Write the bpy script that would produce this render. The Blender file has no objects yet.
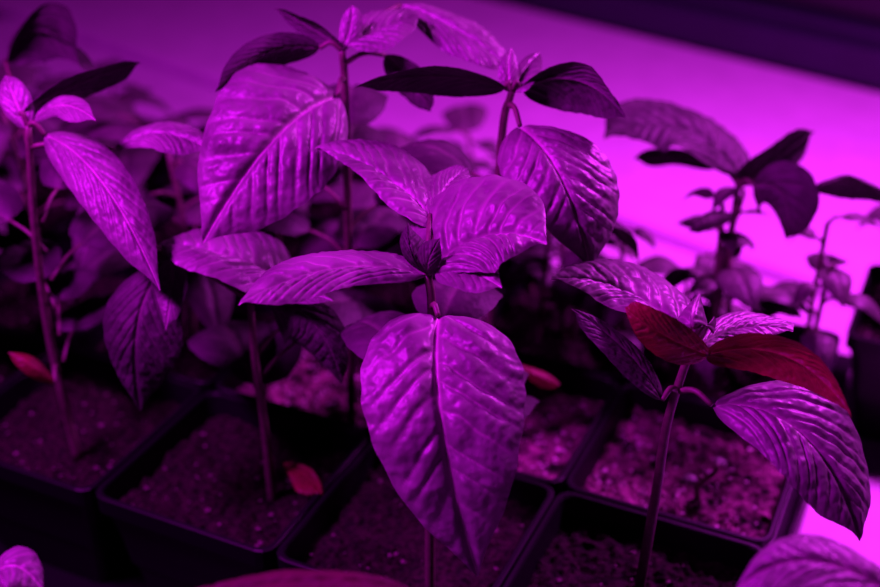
import bpy, math, random
from mathutils import Vector, noise, Matrix
V=Vector
U=.0001   # coordinates below are world x,y,z in tenths of a millimetre
# every leaf: base x y z, mid, tip, left edge, right edge
PLANTS=[
dict(stem="-44 3914 2219 -30 3899 2052 -40 3930 1407 -43 3928 643",extra=(5,.9,2.2),leaves=[
("-7 3813 2104 7 3452 1879 134 3223 1383 -281 3558 1962 299 3572 1986",''),
("-44 3914 2219 -378 3856 2280 -702 3664 2246 -359 4089 2242 -389 3746 2248",''),
("-44 3923 2235 172 3969 2355 377 3859 2384 31 4295 2400 176 3769 2328",''),
("-15 4163 2311 -243 4396 2413 -501 4539 2462 -123 4618 2398 -198 4205 2383",''),
("-38 4176 2334 31 4370 2369 112 4495 2386 -32 4481 2361 86 4315 2373",''),
("-18 3902 2238 100 3832 2277 218 3735 2270 117 3940 2284 53 3734 2267",''),
("-44 3905 2224 -101 3880 2320 -117 3984 2400 -144 3898 2351 -55 3951 2344",'dk'),
("-37 3905 2224 -43 3867 2298 0 3910 2373 -79 3889 2336 0 3867 2298",'dk')]),
dict(stem="-425 5118 2664 -423 5154 2326 -463 5194 640",extra=(8,.35,2.8),leaves=[
("-438 4973 2513 -679 4648 2451 -964 4389 2102 -850 4930 2635 -470 4545 2290",''),
("-520 5122 2672 -745 5017 2690 -935 4837 2578 -757 5051 2749 -746 5070 2582",'dk'),
("-412 5129 2683 -271 5210 2724 -88 5294 2769 -315 5397 2747 -206 5080 2699",''),
("-434 5122 2672 -512 5150 2721 -729 5307 2792 -532 5081 2800 -560 5184 2678",'dk'),
("-183 5511 2745 45 5367 2696 331 5170 2555 160 5472 2677 22 5219 2639",''),
("-425 5122 2672 -390 5166 2747 -382 5215 2833 -434 5172 2758 -338 5166 2747",''),
("-243 5203 2613 -133 5148 2517 -44 5077 2394 -65 5064 2571 -201 5174 2461",'dk')]),
dict(stem="300 4841 2585 260 4879 2251 220 4919 640",extra=(8,.35,2.8),leaves=[
("271 4845 2593 -21 4823 2653 -344 4755 2635 0 4748 2723 0 4880 2553",'dk'),
("334 4845 2593 570 4815 2639 750 4595 2559 608 4748 2723 569 4842 2487",'dk'),
("327 4673 2493 479 4384 2393 603 4243 2049 262 4425 2365 698 4499 2393",''),
("292 4837 2578 284 4883 2658 303 4977 2721 242 4879 2650 325 4879 2650",''),
("309 4837 2578 362 4979 2624 434 5114 2657 322 5035 2621 409 4871 2636",''),
("383 5018 1092 491 4996 1054 589 4974 1015 495 5050 1047 491 4969 1007",'red')]),
dict(stem="1512 5645 1777 1485 5568 1444 1445 5608 640",extra=(0,0,0),leaves=[
("1522 5662 1807 1237 5883 1989 832 5769 1992 1377 6222 1977 1129 5558 2027",'dk'),
("1532 5652 1790 1699 5708 1886 1923 5875 1975 1595 5558 2027 1804 5779 1810",'dk'),
("1557 5554 1819 1679 5438 1819 1694 5327 1627 1796 5388 1933 1608 5576 1658",'dk'),
("1826 5455 1849 2013 5467 1870 2221 5335 1841 1946 5302 1983 2046 5524 1767",'dk'),
("1400 5688 1851 1211 5813 1868 1016 5897 1814 1192 5738 1939 1250 5971 1742",'dk'),
("1472 5479 1689 1335 5381 1721 1217 5347 1661 1358 5491 1711 1345 5357 1678",'dk')]),
dict(stem="928 3802 1986 873 3811 1641 862 3830 1233 817 3782 710",extra=(0,0,0),leaves=[
("895 3847 2023 692 4034 2087 423 4102 2105 853 4247 2056 644 3876 2113",''),
("935 3776 1981 907 3763 2117 968 3943 2130 850 3835 2082 1012 3828 2070",''),
("957 3802 1986 1137 3919 1988 1329 3915 1981 1185 4080 1966 1123 3802 1986",''),
("976 3740 1978 781 3651 2124 647 3698 2206 807 3638 2201 799 3691 1993",'red'),
("966 3759 1970 1228 3658 2035 1419 3427 1935 1217 3605 2144 1202 3705 1918",'red'),
("1001 3692 1794 1281 3524 1804 1485 3289 1496 1475 3645 1814 1182 3374 1743",''),
("821 3718 1799 681 3793 1970 486 3870 2104 745 3835 1943 626 3729 1959",'dk')]),
dict(stem="-1753 4862 2421 -1806 4861 1920 -1844 4896 1320 -1807 4872 639",extra=(6,.35,2.8),leaves=[
("-1681 4841 2384 -1383 4558 2295 -1123 4251 1962 -1344 4699 2340 -1481 4521 2231",''),
("-1753 4851 2402 -1808 4915 2513 -1869 5016 2588 -1872 4904 2495 -1744 4926 2531",''),
("-1744 4862 2421 -1601 4857 2513 -1411 4685 2515 -1608 4926 2531 -1586 4783 2484",''),
("-1787 4883 2458 -1583 5042 2533 -1325 5188 2586 -1532 4975 2616 -1568 5108 2448",'dk'),
("-2135 5769 2393 -1939 5843 2520 -1603 5630 2351 -1732 5672 2624 -1971 5865 2359",'dk'),
("-1409 4901 2289 -1214 4938 2353 -966 4809 2329 -1226 5102 2337 -1180 4762 2349",''),
("-1796 4730 1193 -1869 4686 1316 -1979 4716 1368 -1872 4744 1317 -1888 4663 1277",'red')]),
dict(stem="-816 4533 1751 -817 4530 1446 -802 4537 1058 -801 4568 653",extra=(4,.6,2.6),leaves=[
("-630 4521 1831 -893 4541 1965 -1192 4566 2009 -794 4859 1916 -871 4310 1965",''),
("-787 4494 1783 -626 4420 1855 -438 4317 1877 -638 4519 1828 -614 4317 1877",''),
("-1162 4667 1883 -1118 4434 1881 -1136 4298 1744 -1234 4536 1857 -1056 4434 1881",''),
("-1171 4658 1868 -1273 4404 1728 -1301 4333 1305 -1430 4458 1721 -1098 4404 1629",'dk'),
("-718 4503 1759 -522 4351 1736 -417 4307 1459 -438 4372 1772 -666 4436 1583",'dk')]),
dict(stem="-1543 3079 1532 -1636 3097 1164 -1676 3137 640",extra=(0,0,0),leaves=[
("-1489 2979 1560 -1401 3020 1630 -1296 2979 1560 -1426 3126 1614 -1388 2901 1625",'')]),
dict(stem="-933 2752 1567 -988 2799 1248 -1028 2839 640",extra=(0,0,0),leaves=[
("-854 2655 1798 -412 2696 1869 -74 2678 1839 -424 2786 1825 -401 2585 1877",'mar')]),
dict(stem="1446 2783 1621 1525 2799 1248 1485 2839 640",extra=(0,0,0),leaves=[
("1355 2666 1818 1090 2725 1920 869 2681 1844 1211 2831 1904 1002 2592 1890",'')]),
]
NEARPOTS=[(-.1676,.3137),(-.1028,.2839),(.1485,.2839)]
def pts(s):
    a=[float(q)*U for q in s.split()]
    return [V(a[i:i+3]) for i in range(0,len(a),3)]
SOIL=0.064
# ---------------------------------------------------------------- materials
def newmat(n):
    m=bpy.data.materials.new(n); m.use_nodes=True
    nt=m.node_tree; b=nt.nodes['Principled BSDF']; return m,nt,b
def mk_leaf(name,base,vein,rough=.42,trans=.12,spec=.4):
    m,nt,b=newmat(name); N=nt.nodes; L=nt.links
    at=N.new('ShaderNodeAttribute'); at.attribute_name='vein'
    tc=N.new('ShaderNodeTexCoord')
    ns=N.new('ShaderNodeTexNoise'); ns.inputs['Scale'].default_value=60; L.new(tc.outputs['Object'],ns.inputs['Vector'])
    mr=N.new('ShaderNodeMapRange'); mr.inputs[1].default_value=.3; mr.inputs[2].default_value=.7; mr.inputs[3].default_value=.55; mr.inputs[4].default_value=1.2
    L.new(ns.outputs[0],mr.inputs[0])
    mx=N.new('ShaderNodeMix'); mx.data_type='RGBA'; mx.inputs[6].default_value=base+(1,); mx.inputs[7].default_value=vein+(1,)
    L.new(at.outputs['Fac'],mx.inputs[0])
    sc=N.new('ShaderNodeVectorMath'); sc.operation='SCALE'; L.new(mx.outputs[2],sc.inputs[0]); L.new(mr.outputs[0],sc.inputs['Scale'])
    L.new(sc.outputs[0],b.inputs['Base Color'])
    b.inputs['Roughness'].default_value=rough; b.inputs['Specular IOR Level'].default_value=spec
    v=N.new('ShaderNodeTexVoronoi'); v.inputs['Scale'].default_value=450; v.feature='SMOOTH_F1'; L.new(tc.outputs['Object'],v.inputs['Vector'])
    bp=N.new('ShaderNodeBump'); bp.inputs['Strength'].default_value=.5; bp.inputs['Distance'].default_value=.0006
    L.new(v.outputs[0],bp.inputs['Height']); L.new(bp.outputs[0],b.inputs['Normal'])
    tr=N.new('ShaderNodeBsdfTranslucent'); L.new(sc.outputs[0],tr.inputs[0])
    ms=N.new('ShaderNodeMixShader'); ms.inputs[0].default_value=trans
    out=N['Material Output']; L.new(b.outputs[0],ms.inputs[1]); L.new(tr.outputs[0],ms.inputs[2]); L.new(ms.outputs[0],out.inputs[0])
    return m
LEAF=mk_leaf('leaf_green',(.165,.23,.15),(.42,.42,.36),.47,.04,.55)
RED=mk_leaf('leaf_red_redlit',(.15,.015,.018),(.22,.04,.04),.5,.12)  # red light put into the colour; the fallen leaf's red is its own
MAR=mk_leaf('leaf_maroon',(.06,.01,.02),(.09,.02,.03),.6,.05,.2)
DULL=mk_leaf('leaf_shaded',(.05,.065,.045),(.11,.13,.09),.6,.03,.22)  # green leaf with shade put into its colour: undersides, hanging and low leaves
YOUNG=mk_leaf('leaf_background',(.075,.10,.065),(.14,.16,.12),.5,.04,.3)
def mk_simple(name,col,rough=.5,bump=0,bscale=50,spec=.5,var=0):
    m,nt,b=newmat(name); N=nt.nodes; L=nt.links
    b.inputs['Base Color'].default_value=col+(1,); b.inputs['Roughness'].default_value=rough; b.inputs['Specular IOR Level'].default_value=spec
    tc=N.new('ShaderNodeTexCoord'); ns=N.new('ShaderNodeTexNoise'); ns.inputs['Scale'].default_value=bscale; ns.inputs['Detail'].default_value=6
    L.new(tc.outputs['Object'],ns.inputs['Vector'])
    if var:
        r=N.new('ShaderNodeMapRange'); r.inputs[1].default_value=.35; r.inputs[2].default_value=.7; r.inputs[3].default_value=1-var; r.inputs[4].default_value=1+var
        L.new(ns.outputs[0],r.inputs[0]); c=N.new('ShaderNodeVectorMath'); c.operation='SCALE'; c.inputs[0].default_value=col; L.new(r.outputs[0],c.inputs['Scale']); L.new(c.outputs[0],b.inputs['Base Color'])
    if bump:
        bp=N.new('ShaderNodeBump'); bp.inputs['Strength'].default_value=bump; bp.inputs['Distance'].default_value=.001
        L.new(ns.outputs[0],bp.inputs['Height']); L.new(bp.outputs[0],b.inputs['Normal'])
    return m
STEM=mk_simple('stem_green',(.12,.12,.07),.5,.3,300,.4,.2)
POT=mk_simple('black_plastic',(.004,.004,.005),.45,.2,80,.2)
SOILM=mk_simple('shaded_potting_soil',(.014,.006,.007),.85,1,350,.15,.85)  # leaf shade over the pots put into the soil colour
SOIL_LIT=mk_simple('lit_potting_soil',(.16,.065,.10),.9,1,120,.2,1.0)  # same soil, colour made paler for the pots in the light
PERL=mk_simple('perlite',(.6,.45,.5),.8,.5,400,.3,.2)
PERL_SHADE=mk_simple('shaded_perlite',(.14,.09,.10),.8,.5,400,.3,.2)  # perlite darkened to carry the same shade
WHITE=mk_simple('white_laminate',(.68,.66,.68),.5,.05,40,.3,.06)
FRAME=mk_simple('dark_window_frame',(.018,.02,.036),.5,.05,30,.4,.1)
WALLM=mk_simple('wall_paint',(.03,.03,.035),.9,.1,60,.2,.1)
FLOORM=mk_simple('floor_boards',(.05,.04,.035),.7,.1,10,.3,.2)
mg,nt,b=newmat('window_glass_night'); b.inputs['Base Color'].default_value=(.004,.004,.008,1); b.inputs['Roughness'].default_value=.12
# ---------------------------------------------------------------- geometry
col=bpy.context.scene.collection
def link(name,me,mat=None,parent=None,smooth=False):
    o=bpy.data.objects.new(name,me); col.objects.link(o)
    if mat: me.materials.append(mat)
    if parent: o.parent=parent
    if smooth and me.polygons: me.polygons.foreach_set('use_smooth',[True]*len(me.polygons))
    return o
def empty(name):
    o=bpy.data.objects.new(name,None); o.empty_display_size=.02; col.objects.link(o); return o
def leaf_mesh(B,M,T,L,R,nt=64,ns=24,tw=.37,arch=.11,nv=7,seed=0,quilt=1.0,a=.45):
    rnd=random.Random(seed); Cc=M*2-(B+T)*.5
    c=lambda t:B*(1-t)**2+Cc*2*t*(1-t)+T*t*t
    d=lambda t:((Cc-B)*(1-t)+(T-Cc)*t).normalized()
    vl=L-c(tw); vr=R-c(tw); b=a*(1-tw)/tw
    pm=tw**a*(1-tw)**b
    W=(vl.length+vr.length)/2; LN=(T-B).length
    nn=(vr-vl).cross(d(tw)).normalized()
    if nn.dot(V((0,-.3,.9)))<0: nn=-nn
    verts=[];fac=[];ph=rnd.uniform(0,6); off=V((seed*1.37,0,0))
    dt0=d(tw)
    for i in range(nt+1):
        t=i/nt; tt=min(max(t,1e-4),1-1e-4)
        p=tt**a*(1-tt)**b/pm
        p*=1-.5*math.exp(-((1-tt)/.11)**2)   # drawn-out tip
        p=max(p,.012)
        q=dt0.rotation_difference(d(t)); qn=q@nn
        ct=c(t); dd=d(t)
        for j in range(-ns,ns+1):
            s=j/ns; x=abs(s)
            v=(q@vl) if s<0 else (q@vr)
            u=t-.34*(x*p)**1.15+.05*(x*p)**3
            pos=(ct+v*x*p)
            lump=noise.noise(pos*(1/(W*.30))+off)
            lump2=noise.noise(pos*(1/(W*.13))+off)
            lump3=noise.noise(pos*(1/(W*.075))+off)
            fr=u*nv+(.5 if s<0 else 0)
            fr+=.16*math.sin(fr*2.1+ph)+.12*lump
            dv=abs(fr-round(fr))
            pil=1-math.exp(-(dv/.17)**2)
            mid=1-math.exp(-(x*p/.08)**2)
            rim=max(0,1-x**4)
            h=W*(arch*2.4*x*(1-x)*p - .4*arch*x*x*p + quilt*(.034*pil*mid*rim*min(1,p*1.5) + .034*lump*mid*rim+.022*lump2*mid*pil+.007*lump3*pil) + .05*(x**2)*p*math.sin(t*9+ph+(2 if s<0 else 0)))
            h-=W*.05*math.exp(-(x*p/.05)**2)
            wv=1+.012*math.sin(t*nv*5+ph)*x
            verts.append(ct+v*(x*p*wv)+qn*h-dd*(LN*.055*x*p*math.exp(-t/.12)))
            m1=math.exp(-(x*p*W/(.0008*(1.3-t)))**2)
            m2=.5*math.exp(-(dv/nv*LN*.75/.00035)**2)*max(0,1-x**4)*min(1,3*(1-t))
            fac.append(max(m1,m2))
    fs=[];w=2*ns+1
    for i in range(nt):
        for j in range(w-1):
            fs.append((i*w+j,i*w+j+1,(i+1)*w+j+1,(i+1)*w+j))
    me=bpy.data.meshes.new('leaf'); me.from_pydata([tuple(v) for v in verts],[],fs)
    at=me.attributes.new('vein','FLOAT','POINT'); at.data.foreach_set('value',fac)
    return me
def tube(name,pts,r0,r1,mat,parent=None,n=8,sub=6):
    P_=[pts[0]*2-pts[1]]+list(pts)+[pts[-1]*2-pts[-2]]; c=[]
    for i in range(1,len(P_)-2):
        for k in range(sub):
            t=k/sub; a,b_,c_,d_=P_[i-1:i+3]
            c.append(.5*((2*b_)+(c_-a)*t+(2*a-5*b_+4*c_-d_)*t*t+(3*b_-a-3*c_+d_)*t**3))
    c.append(pts[-1]); vs=[];fs=[]
    for i,p in enumerate(c):
        tg=(c[min(i+1,len(c)-1)]-c[max(i-1,0)]).normalized()
        x=tg.cross(V((.3,.9,.31))).normalized(); y=tg.cross(x)
        r=r0+(r1-r0)*i/(len(c)-1)
        for k in range(n):
            an=k/n*6.2832; vs.append(p+x*r*math.cos(an)+y*r*math.sin(an))
    for i in range(len(c)-1):
        for k in range(n):
            fs.append((i*n+k,i*n+(k+1)%n,(i+1)*n+(k+1)%n,(i+1)*n+k))
    fs.append(tuple(range(n))[::-1]); fs.append(tuple((len(c)-1)*n+k for k in range(n)))
    me=bpy.data.meshes.new(name); me.from_pydata([tuple(v) for v in vs],[],fs)
    return link(name,me,mat,parent,True)
def petiole(par,stem,base,i):
    best=min(stem[:-1],key=lambda s:(s-base).length)
    if (best-base).length<.003: return
    mid=(best+base)*.5+V((0,0,.003))
    tube('petiole_%d'%i,[best,mid,base],.0014,.0010,STEM,par,6,5)
def rleaf(par,o,az,le,r,mat,name,pr=.0008):
    dr=V((math.cos(az),math.sin(az),0)); sd=V((-dr.y,dr.x,0))
    pl=le*.3; B=o+dr*pl+V((0,0,pl*.5)); M=B+dr*le*.5+V((0,0,le*r.uniform(-.05,.15))); T=B+dr*le*.93-V((0,0,le*r.uniform(.1,.6)))
    w=le*.28; C=B.lerp(M,.76); up=V((0,0,w*r.uniform(-.3,.3)))
    me=leaf_mesh(B,M,T,C-sd*w+up,C+sd*w-up*.5,nt=24,ns=8,nv=6,seed=r.randint(0,9999))
    link(name,me,mat,par,True)
    tube(name.replace('leaf','petiole'),[o,(o+B)*.5+V((0,0,.002)),B],pr*1.2,pr,STEM,par,5,3)
seed=0
for pi,pl_ in enumerate(PLANTS):
    par=empty('pepper_seedling')
    st=pts(pl_['stem']); st[-1].z=SOIL-.004
    tube('stem',st,.0015,.0023,STEM,par,10,8)
    dense=[]
    for a_,b_ in zip(st[:-1],st[1:]):
        for q in range(5): dense.append(a_.lerp(b_,q/5))
    dense.append(st[-1])
    for i,(s,kind) in enumerate(pl_['leaves']):
        seed+=1
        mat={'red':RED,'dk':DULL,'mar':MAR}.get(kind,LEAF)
        pp=pts(s); big=(pp[0]-pp[2]).length>.035
        me=leaf_mesh(*pp,nt=130 if big else 48,ns=44 if big else 16,nv=9 if big else 6,seed=seed,quilt=1.0 if big else 1.2)
        link('leaf_%d'%(i+1),me,mat,par,True)
        petiole(par,dense,pp[0],i+1)
    r=random.Random(60+pi); n,a0,a1=pl_['extra']
    top=st[0]; bot=V((st[-1].x,st[-1].y,SOIL))
    for q in range(n):
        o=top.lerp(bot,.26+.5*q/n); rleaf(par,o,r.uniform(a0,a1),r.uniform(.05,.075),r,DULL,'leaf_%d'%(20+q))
me=leaf_mesh(*pts("-745 4637 790 -635 4569 780 -545 4432 776 -607 4579 800 -670 4455 780"),nt=48,ns=20,nv=6,seed=99)
link('fallen_pepper_leaf',me,RED,None,True)
def seedling(x,y,h,n,Ll,seed):
    r=random.Random(seed); par=empty('pepper_seedling')
    z0=SOIL-.003; top=V((x+r.uniform(-.008,.008),y+r.uniform(-.008,.008),z0+h))
    st=[top,V((x+r.uniform(-.004,.004),y,z0+h*.5)),V((x,y,z0))]
    tube('stem',st,.0011+.004*h*.5,.0012+h*.005,STEM,par,7,5)
    az=r.uniform(0,6.28)
    for i in range(n):
        az+=2.4+r.uniform(-.3,.3)
        o=top.lerp(st[1],min(1,(i/n)*1.3)); le=Ll*r.uniform(.7,1.1)*(.6 if i<2 else 1)
        rleaf(par,o,az,le,r,YOUNG,'leaf_%d'%(i+1))
P1=V((.056,.4486)); S=.098; ca,sa=math.cos(math.radians(25)),math.sin(math.radians(25))
E1=V((ca,-sa)); E2=V((sa,ca))
def cell(i,j,a=.5,b=.5): return P1+E1*S*(i+a)+E2*S*(j+b)
def pot_mesh():
    h=.075; vs=[];fs=[]
    def ring(half,z,c):
        out=[]
        for sx,sy in((1,1),(-1,1),(-1,-1),(1,-1)):
            for k in range(4):
                an=math.atan2(sy,sx)-math.pi/4+k/3*math.pi/2
                out.append(((half-c)*sx+c*math.cos(an),(half-c)*sy+c*math.sin(an),z))
        return out
    prof=[(.034,0,.006),(.0455,h-.010,.006),(.0455,h-.0098,.006),(.0482,h-.0095,.007),(.0484,h-.0005,.007),(.0478,h,.007),(.0462,h,.006),(.0455,h-.001,.006),(.0440,h-.012,.005),(.040,.03,.005)]
    for p in prof: vs+=ring(*p)
    n=16
    for i in range(len(prof)-1):
        for k in range(n): fs.append((i*n+k,i*n+(k+1)%n,(i+1)*n+(k+1)%n,(i+1)*n+k))
    fs.append(tuple(range(n))[::-1]); fs.append(tuple((len(prof)-1)*n+k for k in range(n)))
    me=bpy.data.meshes.new('pot'); me.from_pydata(vs,[],fs); me.materials.append(POT); return me
PM=pot_mesh()
def soil_mesh(seed,mat,npl,pm):
    r=random.Random(seed); n=50; hw=.0436; vs=[];fs=[];mi=[]
    for i in range(n+1):
        for j in range(n+1):
            x=(i/n*2-1)*hw; y=(j/n*2-1)*hw
            z=.0035*noise.noise(V((x*45,y*45,seed)))+.0030*noise.noise(V((x*160,y*160,seed)))+.0022*noise.noise(V((x*420,y*420,seed)))
            vs.append((x,y,SOIL-.002+z))
    for i in range(n):
        for j in range(n): fs.append((i*(n+1)+j,(i+1)*(n+1)+j,(i+1)*(n+1)+j+1,i*(n+1)+j+1)); mi.append(0)
    for q in range(npl):
        x=r.uniform(-.041,.041);y=r.uniform(-.041,.041); s=r.choice([.0004,.0006,.0009,.0012]); o=len(vs)
        z=SOIL-.0012; m=1 if r.random()<.35 else 0
        for dx,dy,dz in((1,0,0),(-1,0,0),(0,1,0),(0,-1,0),(0,0,1),(0,0,-1)):
            k=s*r.uniform(.6,1.6); vs.append((x+dx*k,y+dy*k,z+dz*k*.8))
        for a_,b_,c_ in((0,2,4),(2,1,4),(1,3,4),(3,0,4),(2,0,5),(1,2,5),(3,1,5),(0,3,5)): fs.append((o+a_,o+b_,o+c_)); mi.append(m)
    me=bpy.data.meshes.new('soil'); me.from_pydata(vs,[],fs); me.materials.append(mat); me.materials.append(pm)
    me.polygons.foreach_set('material_index',mi); return me
SM=[soil_mesh(s,SOILM,160,PERL_SHADE) for s in range(3)]; SD=[soil_mesh(s+9,SOIL_LIT,700,PERL) for s in range(2)]
LIT_POTS={(0,0),(-1,0),(-2,0)}  # pots given the paler, lit soil colour
rot=-math.radians(25)
occ={(0,-1),(-1,-1),(-2,-1),(-3,-1),(-2,0),(-1,0)}
cells=[]
for i in range(-7,3):
    for j in range(-1,3):
        if i>=1 and j<2: continue
        if i in(0,-1) and j>1: continue
        cells.append((i,j))
rr=random.Random(5)
def pot(x,y,z,soil):
    par=link('plastic_nursery_pot',PM); par.location=(x,y,z); par.rotation_euler=(0,0,rot)
    s=bpy.data.objects.new('soil',soil); col.objects.link(s); s.parent=par
for (i,j) in cells:
    c=cell(i,j); pot(c.x,c.y,.002 if i<1 else 0,SD[(i+j)%2] if (i,j) in LIT_POTS else SM[(i*2+j)%3])
    if (i,j) in occ: continue
    if (i,j)==(0,0):
        a=cell(i,j,.6,.35); seedling(a.x,a.y,.022,2,.02,77); continue
    if i>=1 or (i>=-1 and j==1):
        for q in range(7):
            a=cell(i,j,rr.uniform(.12,.88),rr.uniform(.2,.9)); seedling(a.x,a.y,rr.uniform(.05,.11),5,.036,rr.randint(0,9999))
        continue
    a=cell(i,j,rr.uniform(.4,.6),rr.uniform(.4,.6)); seedling(a.x,a.y,(.12,.12,.095,.06)[j+1]*rr.uniform(.85,1.15),9,.065 if j<2 else .05,rr.randint(0,9999))
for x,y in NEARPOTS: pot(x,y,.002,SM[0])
AW=-math.radians(40)
def box(name,x0,x1,y0,y1,z0,z1,mat,parent=None,bev=0):
    vs=[(x,y,z) for z in(z0,z1) for y in(y0,y1) for x in(x0,x1)]
    fs=[(0,2,3,1),(4,5,7,6),(0,1,5,4),(2,6,7,3),(0,4,6,2),(1,3,7,5)]
    me=bpy.data.meshes.new(name); me.from_pydata(vs,[],fs); o=link(name,me,mat,parent)
    if not parent: o.rotation_euler=(0,0,AW)
    if bev:
        m=o.modifiers.new('b','BEVEL'); m.width=bev; m.segments=3
    return o
tr=empty('black_seedling_tray'); tr.location=(P1.x,P1.y,0); tr.rotation_euler=(0,0,rot)
X0,X1,Y0,Y1=-7.2*S,1.03*S,-3.3*S,3.05*S
box('tray_base',X0,X1,Y0,Y1,.0002,.0018,POT,tr)
box('rim_front',X0,X1,Y0-.003,Y0,.0002,.03,POT,tr,.001); box('rim_left',X0-.003,X0,Y0,Y1,.0002,.03,POT,tr,.001)
box('rim_right',X1-.003,X1,Y0,1.9*S,.0002,.03,POT,tr,.001)
t=empty('grow_table'); t.rotation_euler=(0,0,AW)
box('table_top',-1.3,.8,-.25,.7545,-.03,0,WHITE,t,.0015)
for n_,(x,y) in enumerate(((-1.25,-.2),(.7,-.2),(-1.25,.66),(.7,.66))): box('leg_%d'%n_,x,x+.05,y,y+.05,-.75,-.03,FRAME,t)
box('window_sill',-2.2,2.2,.755,1.148,-.03,.012,WHITE,None,.005)
w=empty('window_1'); w.rotation_euler=(0,0,AW)
box('bottom_rail',-1.5,1.5,1.15,1.21,.012,.05,FRAME,w,.004)
box('glazing_bead',-1.5,1.5,1.17,1.21,.05,.062,FRAME,w,.003)
box('glass',-1.5,1.5,1.195,1.20,.06,1.3,mg,w)
for n_,x in enumerate((-1.5,-.03,1.44)): box('stile_%d'%n_,x,x+.06,1.16,1.21,.05,1.3,FRAME,w,.004)
box('top_rail',-1.5,1.5,1.16,1.21,1.3,1.36,FRAME,w,.004)
box('wall_back',-2.2,2.2,1.215,1.25,-.75,1.9,WALLM)
box('floor',-2.2,2.2,-1.5,1.25,-.78,-.751,FLOORM)
def area(name,loc,tgt,sx,sy,pw,c):
    l=bpy.data.lights.new(name,'AREA'); l.shape='RECTANGLE'; l.size=sx; l.size_y=sy; l.energy=pw; l.color=c
    o=bpy.data.objects.new(name,l); col.objects.link(o); o.location=loc
    o.rotation_euler=(V(tgt)-V(loc)).to_track_quat('-Z','Y').to_euler(); return o
area('added_front_light',(.40,.70,.52),(.22,.62,0),.14,.04,8.0,(.84,.03,1.0))
area('added_front_light',(-.30,.34,.56),(-.02,.42,.2),.14,.06,5.6,(.76,.006,1.0))  # unseen light added to brighten the leaves facing the camera
wd=bpy.data.worlds.new('night'); bpy.context.scene.world=wd; wd.use_nodes=True
wd.node_tree.nodes['Background'].inputs[0].default_value=(.3,.02,1,1); wd.node_tree.nodes['Background'].inputs[1].default_value=.003
cam=bpy.data.cameras.new('camera'); co=bpy.data.objects.new('camera',cam); col.objects.link(co); bpy.context.scene.camera=co
co.location=(0,0,.44); co.rotation_euler=(math.radians(60),0,0); cam.lens=50; cam.sensor_width=36; cam.clip_start=.01
cam.dof.use_dof=True; cam.dof.focus_distance=.455; cam.dof.aperture_fstop=5.6
bpy.context.scene.view_settings.view_transform='Standard'
